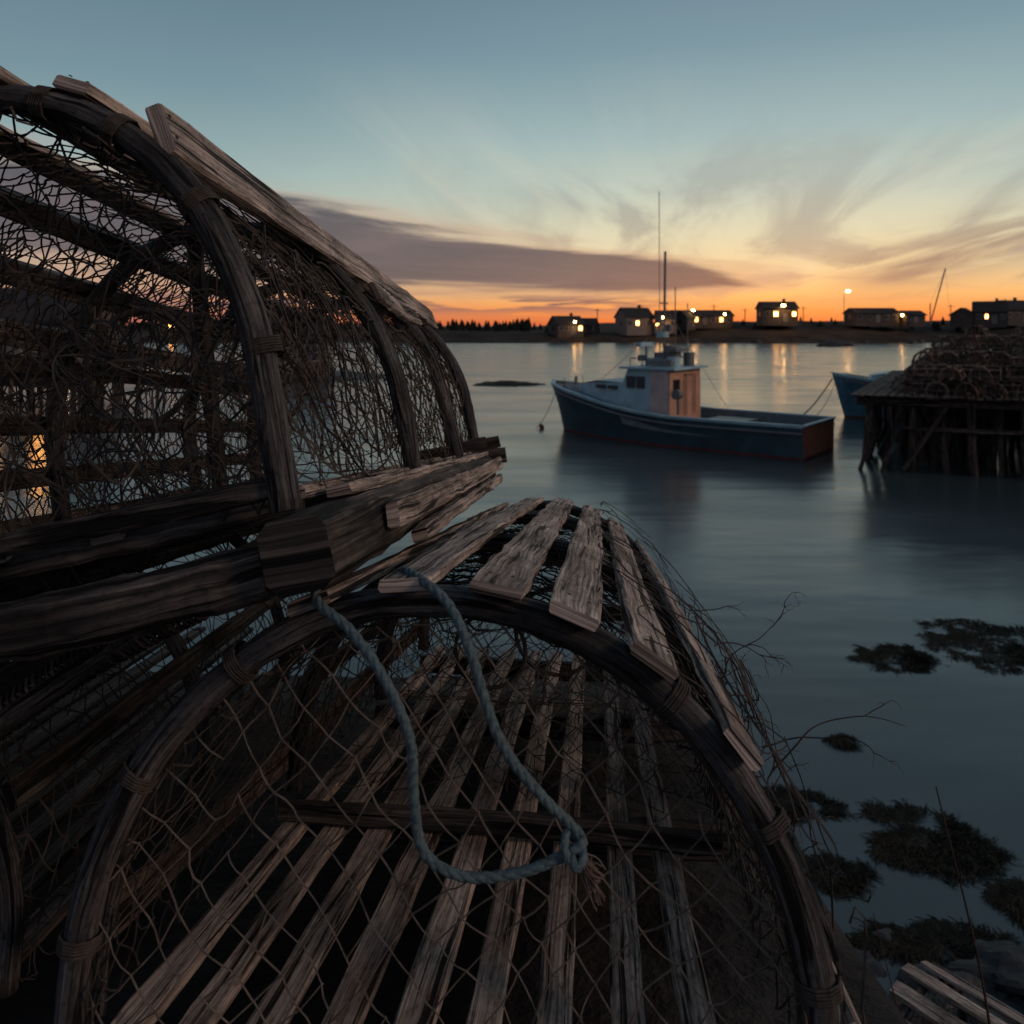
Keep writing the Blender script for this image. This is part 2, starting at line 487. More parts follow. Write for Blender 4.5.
plank(mb, B.P(-.02, .5, 0.02), B.P(-.0, .5, 0.42), .020, .022, B.Y, jit=.001)
mb.obj('sills', M_BEAM, B.e)
mb = MB()
B.sidenet(mb, 46, 46, .00125, jit=.22, v0=0.03, v1=.97, off=-.008, warp=.035, sag=.25, drop=.04, seed=3)
B.endnet(mb, 0.0, .036, .023, .00125, jit=.25, bulge=.08, warp=.035, sag=.25, drop=.05)
B.endnet(mb, 1.25, .04, .026, .0011, jit=.3, bulge=-.04, warp=.02)
B.funnel(mb, 0.50, 0.25, 0.07, cx=.02, cz=.20, k=30, rows=10, r=.001)
B.funnel(mb, 0.93, 0.72, 0.06, cx=.0, cz=.2)
B.strands(mb, 120, .0012, .03, .37, .0, 1.22, .006, .6)
B.strands(mb, 80, .0011, .5, .95, .0, 1.2, .0, .5)
for phi, y in ((.24, 0), (.33, 0), (.12, 0), (.40, 0), (.24, .5), (.3, .93)):
    B.lash(mb, y, phi, turns=6, rad=.0170)
for _ in range(90):      # loose twine inside the mouth of the trap
    c = V((R.uniform(-.2, .2), R.uniform(.03, .3), R.uniform(.05, .34))); pts = []
    for k in range(9):
        pts.append(B.P(*c)); c += V((R.uniform(-.05, .05), R.uniform(-.03, .03), R.uniform(-.06, .04)))
        c.x = max(-.24, min(.24, c.x)); c.y = max(.02, c.y)
    tube(mb, catmull(pts, 4), .0012, 3)
mb.obj('trap_net', M_TWINED, B.e); B.done()

# ---- neighbouring trap on the left (C), carries the left side of the upper one
C = Trap('lobster_trap', (-0.80, 0.80, 3.54), (0.02, 1, -0.10), 0.0, 0.30, 0.05, 0.30, 1.30)
mb = MB()
for y in (0.0, 0.45, 0.9, 1.25): C.hoop(mb, y)
pts = catmull([(-0.62, .80, 3.72), (-.512, .80, 3.80), (-.412, .82, 3.868), (-.312, .84, 3.918), (-.20, .88, 3.945)], 10)
sweep(mb, pts, .030, .026, V((0, 0, 1)), kind='round', n=10, jit=.0008)
mb.obj('hoops', M_HOOP, C.e, smooth=True)
mb = MB()
for k in range(46):
    f = k/45; p = V((-.60, .80, 3.735)).lerp(V((-.33, .836, 3.908)), f)+V((0, 0, .016*math.sin(math.pi*f)))
    t = V((.27, .03, .17)).normalized(); a1 = t.cross(V((0, 0, 1))).normalized(); b1_ = t.cross(a1)
    tube(mb, [p+(a1*math.cos(a*.7)+b1_*math.sin(a*.7))*.018+t*a*.0006 for a in range(10)], .0022, 4)
mb.obj('bound_line', M_BEAM, C.e)
mb = MB()
for p in (.17, .27, .37, .46, .56, .66, .76, .86):
    C.slat(mb, p, .0, 1.28, .030)
for i in range(10):
    xx = -.27+i*.06
    plank(mb, C.P(xx, -.02, 0), C.P(xx, 1.28, 0), .032, .012, C.Z, jit=.001)
mb.obj('laths', M_BEAM, C.e)
mb = MB()
C.sidenet(mb, 28, 32, .0011, off=.004); C.endnet(mb, 0, .04, .025, .0010); C.strands(mb, 90, .0010, .03, .5, 0, 1.2, .03, .5)
mb.obj('trap_net', M_TWINED, C.e); C.done()

# ---- trap lower on the bank (D)
D = Trap('lobster_trap', (1.14, 2.25, 1.98), (0.62, -0.78, 0.0), 0.0, 0.30, 0.08, 0.26, 1.1)
mb = MB()
for y in (0.0, 0.5, 1.05): D.hoop(mb, y)
mb.obj('hoops', M_HOOP, D.e, smooth=True)
mb = MB()
for i in range(12):
    D.slat(mb, .06+i*.08, -.04+R.uniform(-.02, .02), 1.1, .05)
for i in range(9):
    plank(mb, D.P(-.26+i*.065, 0, 0), D.P(-.26+i*.065, 1.1, 0), .034, .012, D.Z)
mb.obj('laths', M_SLAT, D.e)
mb = MB(); D.sidenet(mb, 20, 24, .001, off=-.01); D.endnet(mb, 0, .05, .03, .001)
mb.obj('trap_net', M_TWINED, D.e); D.done()

# ---- rope
mb = MB()
P1 = [(-.165, .70, 3.985), (-.160, .655, 3.975), (-.1276, .63, 3.9598), (-.0968, .61, 3.9293), (-.0765, .60, 3.8888), (-.0735, .60, 3.8438), (-.0653, .597, 3.8063),
      (-.0353, .595, 3.7898), (.006, .595, 3.7928), (.0398, .597, 3.8048), (.053, .60, 3.812), (.044, .606, 3.822), (.0248, .60, 3.8438), (-.0053, .60, 3.8813), (-.0204, .605, 3.9164),
      (-.0323, .615, 3.9502), (-.0496, .635, 3.977), (-.0718, .655, 3.9895), (-.095, .70, 3.985), (-.10, .75, 3.96)]
rope(mb, P1, .0042)
rope(mb, [(.042, .591, 3.803), (.039, .594, 3.811), (.042, .605, 3.817), (.050, .605, 3.811), (.053, .593, 3.805), (.047, .588, 3.800), (.044, .592, 3.807)], .0034)
for _ in range(40):
    e = V((.064+R.uniform(-.006, .006), .60+R.uniform(-.006, .006), 3.775+R.uniform(-.015, .02)))
    s = V((.051+R.uniform(-.004, .004), .597, 3.806))
    mid = s.lerp(e, .5)+V((R.uniform(-.004, .004), R.uniform(-.005, .003), R.uniform(-.003, .003)))
    tube(mb, catmull([s, mid, e], 5), .0007, 3, mat=1)
mb.obj('rope', [M_ROPE, M_FRAY], smooth=True)

# ---- dry tangle beside the trap, and dead stems
mb = MB()
def twig(mb, p, d, l, r, depth=0, w=.28):
    pts = [V(p)]; d = V(d).normalized(); n = 8
    for i in range(n):
        d = (d+V((R.uniform(-w, w), R.uniform(-w, w), R.uniform(-w, w*.6)))).normalized()
        pts.append(pts[-1]+d*l/n)
        if depth < 2 and R.random() < .3:
            twig(mb, pts[-1], d+V((R.uniform(-.9, .9), R.uniform(-.9, .9), R.uniform(-.5, .6))), l*.4, r*.6, depth+1, w)
    q = catmull(pts, 3)
    sweep(mb, q, r*2, r*2, V((.1, .3, .9)), kind='round', n=4, scalefn=lambda f: 1-.7*f, caps=False)
for _ in range(30):
    y = R.uniform(.0, .9)
    p = A.P(.29+R.uniform(-.03, .02), y, R.uniform(.04, .24))
    twig(mb, p, (R.uniform(.0, .7), R.uniform(-.6, .6), R.uniform(-.6, .6)), R.uniform(.07, .15), .0010, 0, .5)
mb.obj('dry_vine', M_TWIG)
def stem(p, q, r):
    mb = MB(); p = V(p); q = V(q); m = p.lerp(q, .5)+V((.02, 0, 0))
    pts = catmull([p, m, q], 10)
    sweep(mb, pts, r*2, r*2, V((.1, 1, 0)), kind='round', n=5, scalefn=lambda f: 1-.65*f)
    for k in range(7, 19, 4):
        twig(mb, pts[k], (R.uniform(-.5, .5), R.uniform(-.3, .3), 1), (q-p).length*.07, r*.4, 2)
    mb.obj('dead_stem', M_TWIG)
stem((.93, 1.5, 2.60), (.795, 1.5, 3.335), .0036)
stem((.78, 1.5, 2.5), (.70, 1.55, 3.06), .0026)
stem((.80, 1.2, 2.7), (.60, 1.25, 3.10), .0020)

# ------------------------------------------------------------------ bank under the traps
def bank_h(x, y):
    z = 3.530-.1675*(y-.62)
    z -= 2.3*max(0, x-.40)
    z -= 1.5*max(0, y-2.15)
    z -= 0.6*max(0, -(y+1.5))
    amp = 0.02+min(.35, .30*max(0, max(x-.45, y-2.3)))
    z += amp*(noise.fractal(V((x*1.7, y*1.7, 3)), 1.0, 2.0, 4)-0.15)
    z += min(.06, max(0, .15*(x-.42)))*noise.fractal(V((x*9, y*9, 5)), 1.0, 2.0, 4)
    sh = .02-.5*max(0, y-5.0+.25*noise.noise(V((x, 0, 0)))*2)+.20*noise.fractal(V((x*2.2, y*2.2, 7)), 1.0, 2.0, 4)-max(0, x-6)*.05
    return max(z, sh) if y < 8 else min(z, sh, -.6)
mb = MB()
xs = [-14+13*i/60 for i in range(60)]+[-1+3.0*i/120 for i in range(120)]+[2+8*i/70 for i in range(71)]
ys = [-3+3*j/30 for j in range(30)]+[3.0*j/110 for j in range(110)]+[3+5.5*j/60 for j in range(61)]
nx = len(xs)-1; ny = len(ys)-1
for j in ys:
    for i in xs: mb.v.append(V((i, j, max(-1.5, bank_h(i, j)))))
for j in range(ny):
    for i in range(nx):
        a = j*(nx+1)+i; mb.face((a, a+1, a+nx+2, a+nx+1))
mb.obj('shore_bank', M_BANK, smooth=True)

def boulder(loc, s, seed, name='boulder', mat=None, sub=4):
    bm = bmesh.new(); bmesh.ops.create_icosphere(bm, subdivisions=sub, radius=1)
    for v in bm.verts:
        n = noise.fractal(v.co*1.3+V((seed*7.1, 0, 0)), 1, 2, 5)
        c = noise.noise(v.co*3+V((0, seed, 0)))
        v.co *= 1+.38*n+.06*c
        v.co = V((v.co.x*s[0], v.co.y*s[1], v.co.z*s[2]))+V(loc)
    me = bpy.data.meshes.new(name); bm.to_mesh(me); bm.free()
    me.materials.append(mat or M_ROCK)
    o = bpy.data.objects.new(name, me); sc.collection.objects.link(o)
    return o
k = 0
for (x, y, s) in ((2.75, 5.0, .30), (3.25, 5.15, .38), (2.35, 4.75, .3), (3.9, 5.3, .4), (2.9, 4.5, .42), (3.5, 4.6, .5), (2.2, 5.25, .22), (4.6, 5.6, .5), (2.55, 5.45, .16)):
    k += 1
    boulder((x, y, -.05), (s, s*.8, s*.5), k)
boulder((64.8, 160, 0.0), (3.0, 1.4, 1.0), 31, 'harbour_rock')
boulder((62, 158, -.1), (2.0, 1.2, .8), 32, 'harbour_rock')

# ------------------------------------------------------------------ seaweed
def weed(cx, cy, rx, ry, seed, dens=1.0):
    mb = MB(); rr = random.Random(seed)
    def rad(a): return 1+.45*noise.noise(V((math.cos(a)*1.3, math.sin(a)*1.3, seed)))+.25*noise.noise(V((math.cos(a)*4, math.sin(a)*4, seed+9)))
    cnt = int(4200*rx*ry*dens)+400
    for _ in range(cnt):
        a = rr.uniform(0, 6.283); q = math.sqrt(rr.random())*rad(a)*rr.choice((1, 1, 1, 1.12))
        x = math.cos(a)*q*rx; y = math.sin(a)*q*ry
        if noise.noise(V((x*3.5, y*3.5, seed*3))) < -.30+.55*(q-.6): continue
        z = max(0.002, .03*(1-q)+.02*noise.noise(V((x*6, y*6, 1))))+rr.uniform(0, .008)
        d = rr.gauss(a, .9); l = rr.uniform(.04, .12); w = rr.uniform(.004, .011)
        px, py = cx+x, cy+y; b = len(mb.v); bend = rr.uniform(-.9, .9)
        for k in range(4):
            dd = d+bend*k/3; ww = w*(1-.25*k)
            mb.v.append(V((px-math.sin(dd)*ww, py+math.cos(dd)*ww, z+.008*math.sin(k*1.1))))
            mb.v.append(V((px+math.sin(dd)*ww, py-math.cos(dd)*ww, z+.008*math.sin(k*1.1)+.004)))
            px += math.cos(dd)*l/3; py += math.sin(dd)*l/3
        for k in range(3):
            mb.face((b+2*k, b+2*k+1, b+2*k+3, b+2*k+2))
    mb.obj('seaweed_clump', M_WEED)
weed(4.83, 10.1, .52, .38, 1, 2.2); weed(6.35, 10.5, .85, .8, 2, 1.6); weed(3.38, 8.04, .17, .10, 3, 2)
weed(2.45, 7.0, .34, .24, 4, 2.4); weed(3.36, 6.5, .50, .42, 5, 2.6); weed(3.78, 5.80, .28, .20, 6, 2.6)
weed(2.50, 6.1, .24, .22, 7, 2.4); weed(2.15, 6.5, .14, .16, 8, 2.2)
weed(2.9, 5.35, .6, .22, 10, 3)
# low weed-covered islet
mb = MB(); n = 60; m = 16
for j in range(m+1):
    for i in range(n):
        a = i/n*6.283; q = 1-j/m
        rr_ = 1+.35*noise.noise(V((math.cos(a)*1.5, math.sin(a)*1.5, 5)))
        x = -.4+math.cos(a)*q*3.1*rr_; y = 56.5+math.sin(a)*q*2.2*rr_
        z = -.12+.38*(1-q)**.6+.10*noise.noise(V((x*2, y*2, 0)))
        mb.v.append(V((x, y, z)))
for j in range(m):
    for i in range(n):
        mb.face((j*n+i, j*n+(i+1) % n, (j+1)*n+(i+1) % n, (j+1)*n+i))
mb.obj('weedy_islet', M_WEED, smooth=True)

# ------------------------------------------------------------------ water
m, nt, N, L, Bs = new_mat('harbour_water')
Bs.inputs['Base Color'].default_value = (0.034, 0.052, 0.058, 1)
Bs.inputs['IOR'].default_value = 1.5
tc = N.new('ShaderNodeTexCoord')
mp = N.new('ShaderNodeMapping'); mp.inputs['Scale'].default_value = (0.35, 0.9, 1)
L.new(tc.outputs['Object'], mp.inputs['Vector'])
n1 = N.new('ShaderNodeTexNoise'); n1.inputs['Scale'].default_value = 0.35; n1.inputs['Detail'].default_value = 4
L.new(mp.outputs[0], n1.inputs['Vector'])
mr = N.new('ShaderNodeMapRange'); mr.inputs['From Min'].default_value = .3; mr.inputs['From Max'].default_value = .7
mr.inputs['To Min'].default_value = .15; mr.inputs['To Max'].default_value = .29
L.new(n1.outputs['Fac'], mr.inputs['Value']); L.new(mr.outputs[0], Bs.inputs['Roughness'])
n2 = N.new('ShaderNodeTexNoise'); n2.inputs['Scale'].default_value = 0.5; n2.inputs['Detail'].default_value = 3
L.new(mp.outputs[0], n2.inputs['Vector'])
bp = N.new('ShaderNodeBump'); bp.inputs['Strength'].default_value = .4; bp.inputs['Distance'].default_value = .12
L.new(n2.outputs['Fac'], bp.inputs['Height']); L.new(bp.outputs[0], Bs.inputs['Normal'])
mb = MB(); S = 4000
mb.v = [V((-S, -S, 0)), V((S, -S, 0)), V((S, S, 0)), V((-S, S, 0))]; mb.face((0, 1, 2, 3))
mb.obj('water', m)

# ------------------------------------------------------------------ fishing boats
M_NAVY = plain_mat('navy_hull_paint', (0.026, 0.062, 0.082), 0.42, 1.5, 0.4, spec=.5)
M_WHITE = plain_mat('pale_boat_paint', (0.30, 0.46, 0.52), 0.5, 2, 0.2)
M_RED = plain_mat('red_bottom_paint', (0.12, 0.03, 0.025), 0.6, 3, 0.3)
M_TRANS_LIT = plain_mat('transom_warm_light_tint', (0.36, 0.14, 0.09), 0.55, 3, 0.25)  # reddish light falling on the stern is put into this colour
M_GLASS = plain_mat('dark_window_glass', (0.02, 0.025, 0.03), 0.1, 3, 0.2, spec=.6)
M_DECK = plain_mat('deck_paint', (0.13, 0.17, 0.19), 0.7, 4, 0.25)
M_BULK_LIT = plain_mat('bulkhead_warm_light_tint', (0.42, 0.24, 0.17), 0.6, 1.5, 0.25)  # warm light on the cabin's aft face, painted into its colour
M_PANEL = plain_mat('side_panel_paint', (0.46, 0.38, 0.36), 0.6, 1.5, 0.2)
M_METAL = plain_mat('galvanised_metal', (0.16, 0.17, 0.18), 0.5, 8, 0.2, metal=.5)

def fishing_boat(name, bow, stern, width=3.5, sheer0=1.05, sheer1=1.95, hullmat=M_NAVY, gear=True):
    e = empty(name)
    bow = V((*bow, 0)); stern = V((*stern, 0))
    F = (bow-stern); Lb = F.length; F.normalize(); Pt = V((-F.y, F.x, 0)); U = V((0, 0, 1))
    def W(s, lat, z): return stern+F*(s*Lb)+Pt*lat+U*z
    def sheer(s): return sheer0+(sheer1-sheer0)*max(0, (s-.42)/.58)**1.7
    def beam(s):
        b = width/2*(0.90+.10*math.sin(min(1, s/.5)*math.pi/2))
        if s > .55: b *= math.sqrt(max(0, 1-((s-.55)/.45)**2.3))
        return b
    def beamw(s):
        b = width/2*.86
        if s > .45: b *= max(0, 1-((s-.45)/.55)**1.8)
        return max(0, b)
    ns = 44
    mb = MB(); zs = [-.35, .0, .07, .09, .35, .6, .8, .93, .95, 1.0]
    for i in range(ns+1):
        s = i/ns
        for sd in (1, -1):
            for k in range(len(zs)):
                if k < 4:
                    z = zs[k]; f = max(0, (z+.35)/(sheer(s)+.35))
                else:
                    z = .12+(sheer(s)-.12)*(zs[k]-.12)/.88; f = (z+.35)/(sheer(s)+.35)
                lat = beamw(s)*(1-f**1.3)+beam(s)*f**1.3
                if k == 0: lat *= .7
                if k >= 8: lat += .035
                ext = .06*f*max(0, (s-.8)/.2)**1.3
                mb.v.append(W(s+ext, sd*lat, z))
    K = len(zs)
    for i in range(ns):
        for side in (0, 1):
            for k in range(K-1):
                a = (i*2+side)*K+k; b = ((i+1)*2+side)*K+k
                mt = 1 if k < 2 else (2 if k >= 8 else 0)
                q = (a, b, b+1, a+1) if side == 1 else (a, a+1, b+1, b)
                mb.face(q, None, mt)
    for k in range(K-1):
        mb.face((k, K+k, K+k+1, k+1), None, 1 if k < 2 else 3)
    mb.obj('hull', [hullmat, M_RED, M_WHITE, M_TRANS_LIT], e)
    mb = MB()
    for sd in (1, -1):
        pts = [W(s/30*.985+(.06*max(0, (s/30-.8)/.2)**1.3), sd*(beam(s/30)+.05), sheer(s/30)-.22) for s in range(31)]
        sweep(mb, pts, .06, .07, U)
        pts = [W(s/30+(.06*max(0, (s/30-.8)/.2)**1.3), sd*(beam(s/30)-.03), sheer(s/30)+.02) for s in range(31)]
        sweep(mb, pts, .16, .05, U, mat=1)
    sweep(mb, [W(0.0, -beam(0), sheer(0)+.02), W(0, beam(0), sheer(0)+.02)], .14, .05, U, mat=1)
    mb.obj('rails', [M_METAL, M_WHITE], e)
    mb = MB(); n = 30
    for i in range(n+1):
        s = .01+i/n*.99
        z = sheer(s)-(.55 if s < .66 else .06)
        bb = max(.0, beam(s)-.10)
        for lat, zz in ((-bb, sheer(s)), (-bb, z), (bb, z), (bb, sheer(s))):
            mb.v.append(W(s, lat, zz))
    for i in range(n):
        for k in range(3):
            a = i*4+k; mb.face((a, a+1, a+5, a+4))
    mb.obj('deck', M_DECK, e)
    s0, s1 = .478, .665; hw = 1.28; zb = .5; zt = 2.62
    def loft(mb, prof, mat=0):
        b = len(mb.v); n = len(prof)
        for (s, z, l) in prof: mb.v.append(W(s, l, z))
        for (s, z, l) in prof: mb.v.append(W(s, -l, z))
        mb.face(tuple(range(b, b+n)), None, mat)
        mb.face(tuple(reversed(range(b+n, b+2*n))), None, mat)
        for i in range(n):
            j = (i+1) % n
            mb.face((b+i, b+n+i, b+n+j, b+j), None, mat)
    mb = MB()
    loft(mb, [(s0, zb, hw), (s0, zt, hw*.96), (s1-.02, zt, hw*.92), (s1+.012, 1.75, hw*.95), (s1+.012, zb, hw*.97)])
    loft(mb, [(s1+.005, .6, 1.12), (s1+.005, 2.10, 1.02), (.80, 2.12, .80), (.90, 1.95, .40), (.915, 1.5, .42)])
    mb.obj('wheelhouse', M_WHITE, e)
    mb = MB()
    loft(mb, [(s0-.004, zb, hw*.985), (s0-.004, zt-.03, hw*.945), (s0+.001, zt-.03, hw*.945), (s0+.001, zb, hw*.985)])
    for sd in (1, -1):
        b = len(mb.v)
        for (s, z, l) in ((s0, 1.0, hw*1.002), (s0, zt-.06, hw*.972), (s0+.070, zt-.06, hw*.968), (s0+.070, 1.0, hw*1.0)):
            mb.v.append(W(s, sd*(l+.02), z))
        mb.face((b, b+1, b+2, b+3) if sd > 0 else (b+3, b+2, b+1, b), None, 1)
    mb.obj('aft_bulkhead', [M_BULK_LIT, M_PANEL], e)
    mb = MB()
    rot = Matrix((F, Pt, U)).transposed()
    box(mb, W((s0+s1)/2-.012, 0, zt+.04), ((s1-s0)*Lb+.35, 2*hw+.15, .08), rot=rot)
    if gear: box(mb, W(.57, -.1, zt+.22), (.9, .8, .28), rot=rot)
    mb.obj('roof', M_WHITE, e)
    mb = MB()
    for sd in (1, -1):
        for (sa, sb) in ((.572, .604), (.612, .645)):
            box(mb, W((sa+sb)/2, sd*hw*.975, 2.15), ((sb-sa)*Lb, .05, .42), rot=rot)
    for lat in (-.75, 0, .75):
        box(mb, W(s1-.004, lat, 2.2), (.05, .6, .42), rot=rot @ Matrix.Rotation(math.radians(-20), 3, 'Y'))
    box(mb, W(s0-.008, .75, 2.1), (.04, .4, .35), rot=rot)
    for sd in (1, -1):
        for s in (.72, .78):
            box(mb, W(s, sd*(.98-(s-.72)*2.1), 1.9), (.4, .06, .14), rot=rot)
    mb.obj('windows', M_GLASS, e)
    mb = MB()
    sweep(mb, [W(s0-.012, -.62, 1.0), W(s0-.012, -.62, 2.42), ], .05, .05, U); sweep(mb, [W(s0-.012, .08, 1.0), W(s0-.012, .08, 2.42)], .05, .05, U)
    sweep(mb, [W(s0-.012, -.64, 2.44), W(s0-.012, .10, 2.44)], .05, .05, U)
    mb.obj('door_frame', M_BULK_LIT, e)
    if gear:
        mb = MB()
        def cyl(p, q, r, n=8, mat=0): sweep(mb, [V(p), V(q)], r*2, r*2, V((.2, .9, .1)), kind='round', n=n, mat=mat)
        zt2 = zt+.08
        cyl(W(.56, 0, zt2), W(.555, 0, 6.9), .045)
        cyl(W(.56, -.3, 5.0), W(.56, .3, 5.0), .025); cyl(W(.56, -.45, 4.2), W(.56, .45, 4.2), .03)
        cyl(W(.57, .15, zt2), W(.572, .15, 9.1), .013); cyl(W(.54, -.5, zt2), W(.54, -.5, 5.6), .02)
        cyl(W(.62, -.8, zt2), W(.62, -.8, 4.6), .02); cyl(W(.50, -.7, zt2), W(.50, -.7, 5.0), .018)
        cyl(W(.60, .6, zt2), W(.60, .6, 3.45), .04); box(mb, W(.60, .6, 3.5), (.22, 1.2, .14), 1, rot)
        cyl(W(.535, -.2, 3.0), W(.535, -.2, 3.45), .30, 16, 0); cyl(W(.56, .1, 3.75), W(.56, .1, 3.95), .22, 14, 1)
        cyl(W(.505, .3, zt2), W(.505, .3, 3.05), .22, 14, 1); cyl(W(.49, -.6, zt2), W(.49, -.6, 3.2), .2, 14, 0)
        box(mb, W(.64, .2, 2.98), (.25, .25, .22), 0, rot); box(mb, W(.60, -.5, 3.0), (.4, .3, .35), 0, rot); box(mb, W(.53, .8, 2.85), (.9, .25, .2), 0, rot)
        box(mb, W(.56, -.35, 4.1), (.2, .2, .25), 0, rot); box(mb, W(.56, .4, 4.35), (.2, .2, .2), 0, rot); box(mb, W(.51, 0, 3.3), (.5, 1.0, .12), 0, rot)
        for sd in (-.9, .9):
            cyl(W(.50, sd, zt2+.3), W(.65, sd, zt2+.3), .02)
            for s in (.5, .55, .6, .65): cyl(W(s, sd, zt2), W(s, sd, zt2+.3), .015)
        cyl(W(.557, 0, 4.3), W(.83, 0, 2.1), .010, 4); cyl(W(.557, 0, 4.9), W(.30, .0, 1.1), .008, 4)
        cyl(W(.95, 0, sheer(.95)), W(.95, 0, sheer(.95)+.35), .06)
        for sd in (1, -1):
            for s in (.84, .90, .96):
                cyl(W(s, sd*beam(s)*.85, sheer(s)), W(s, sd*beam(s)*.85, sheer(s)+.3), .014, 5)
        box(mb, W(.30, 0, .72), (1.4, 1.2, .45), 0, rot); cyl(W(.44, 1.25, 1.1), W(.44, 1.25, 1.9), .05); cyl(W(.44, 1.2, 1.8), W(.44, 1.45, 1.8), .17, 14)
        mb.obj('mast_and_gear', [M_METAL, M_WHITE], e)
    mb = MB()
    p = W(1.04, 0, 1.7)
    tube(mb, [p+V((-.9, .3, -1.75))*t+V((0, 0, -.25*math.sin(math.pi*t))) for t in [i/10 for i in range(11)]], .014, 4)
    mb.obj('mooring_line', M_TWINE, e)
    return e, W
fishing_boat('fishing_boat', (2.15, 32.1), (9.95, 25.9))
boat2, W2 = fishing_boat('moored_boat', (15.3, 36.6), (25.2, 33.6), 3.3, 1.2, 2.0, plain_mat('teal_hull_paint', (0.06, 0.16, 0.22), .4, 1.5, .3, spec=.5), False)
mb = MB()
p = V((14.7, 36.7, 1.75)); q = V((11.1, 32.8, 0.0))
tube(mb, [p.lerp(q, t/12)+V((0, 0, -.35*math.sin(math.pi*t/12))) for t in range(13)], .03, 5)
mb.obj('mooring_line', M_TWINE, boat2)
boulder((1.2, 32.5, .06), (.10, .10, .12), 3, 'mooring_buoy', plain_mat('buoy_paint', (.25, .06, .03), .4, 3, .1), 3)

# ------------------------------------------------------------------ wharf with stacked traps
wh = empty('wharf')
WO = V((10.25, 23.2, 0)); WU = V((.93, -.36, 0)).normalized(); WV = V((.50, .87, 0)).normalized()
def WP(u, v, z): return WO+WU*u+WV*v+V((0, 0, z))
mb = MB()
VV = (0.1, 1.7, 3.4, 5.2, 7.0, 9.0, 11.2, 13.4)
for v in VV:
    u = .05
    while u < 13:
        l1, l2 = R.uniform(-.22, .22), R.uniform(-.18, .18)
        r = R.uniform(.12, .24)
        sweep(mb, [WP(u+l1-(.50 if u < .7 else 0), v+l2, -.6), WP(u+l1*.3, v+l2*.3, .8), WP(u, v, 2.12+(R.choice([0, 0, .15, .4]) if v < 1 else 0))], r, r, V((0, 1, 0)), kind='round', n=9, jit=.014)
        u += R.uniform(.38, .80)
for v in VV:
    sweep(mb, [WP(-.25, v, 1.98), WP(13, v, 1.98)], .2, .22, V((0, 0, 1)))
sweep(mb, [WP(.9, -.08, 1.25), WP(13, -.05, 1.3)], .06, .12, V((0, 0, 1)))
for u in (1.0, 4.1, 6.2, 8):
    sweep(mb, [WP(u, -.14, .1), WP(u+1.1, -.14, 1.9)], .09, .10, V((0, 1, 0)))
    sweep(mb, [WP(u+1.2, 1.6, .1), WP(u+.1, 1.6, 1.9)], .1, .12, V((0, 1, 0)))
for v in (.6, 2.3, 4.):
    sweep(mb, [WP(-.1, v, .3), WP(-.1, v+1.4, 1.8)], .1, .12, V((1, 0, 0)))
mb.obj('piles', M_PILE, wh)
mb = MB(); u = -.3
while u < 13:
    w = R.uniform(.17, .21)
    plank(mb, WP(u, -.3+R.uniform(-.15, .12), 2.16+R.uniform(-.012, .012)), WP(u, 14, 2.16), w, .06, V((0, 0, 1)), seg=2, bow=0, jit=.006); u += w+.012
mb.obj('deck_planks', M_PILE, wh)

mb = MB()
def mini_trap(mb, o, yaw):
    c, s = math.cos(yaw), math.sin(yaw)
    def P(x, y, z): return o+V((x*c-y*s, x*s+y*c, z))
    a, h = .29, .37
    for y in (0, .52, 1.05):
        pts = [P(a*math.cos(t/10*math.pi), y, h*math.sin(t/10*math.pi)) for t in range(11)]
        sweep(mb, pts, .045, .04, V((-s, c, 0)), kind='round', n=4)
    for k in range(6):
        t = .20+k*.55
        sweep(mb, [P((a+.02)*math.cos(t), -.04, (h+.02)*math.sin(t)), P((a+.02)*math.cos(t), 1.09, (h+.02)*math.sin(t))], .045, .022, P(math.cos(t), 0, math.sin(t))-o)
    for y in (0, 1.05):
        for x in (-.2, -.1, 0, .1, .2):
            sweep(mb, [P(x, y, 0), P(x, y, h*math.sqrt(1-(x/a)**2))], .010, .010, V((1, 0, 0)), kind='round', n=3, caps=False)
        for z in (.1, .2, .3):
            xx = a*math.sqrt(1-(z/h)**2)
            sweep(mb, [P(-xx, y, z), P(xx, y, z)], .010, .010, V((0, 0, 1)), kind='round', n=3, caps=False)
    for x in (-.26, 0, .26):
        sweep(mb, [P(x, -.03, .02), P(x, 1.08, .02)], .05, .05, V((0, 0, 1)))
base_yaw = math.atan2(WV.y, WV.x)-math.pi/2
for row, (v, top, side) in enumerate(((.25, 1, 0), (1.4, 2, 1), (2.1, 3, 0), (3.4, 3, 1), (4.3, 4, 0), (5.8, 3, 0), (7.2, 3, 1), (8.6, 4, 0), (10.4, 3, 0), (12.2, 3, 0))):
    for lev in range(5):
        u = .7+lev*.33+R.uniform(0, .3)+(1.0 if row == 0 else 0)
        while u < 12:
            hmax = top*(.62+.55*noise.noise(V((u*.55, row*1.7, 4)))+min(.35, u*.09))
            if lev <= hmax:
                jz = .03*(lev % 2)
                if side:
                    mini_trap(mb, WP(u+1.05, v+R.uniform(-.08, .08), 2.2+lev*.40+jz), base_yaw+math.pi/2+R.uniform(-.12, .12))
                else:
                    mini_trap(mb, WP(u, v+R.uniform(-.08, .08), 2.2+lev*.40+jz), base_yaw+R.uniform(-.14, .14))
            u += R.uniform(1.12, 1.22) if side else R.uniform(.66, .78)
mb.obj('lobster_trap_stack', M_STACK)

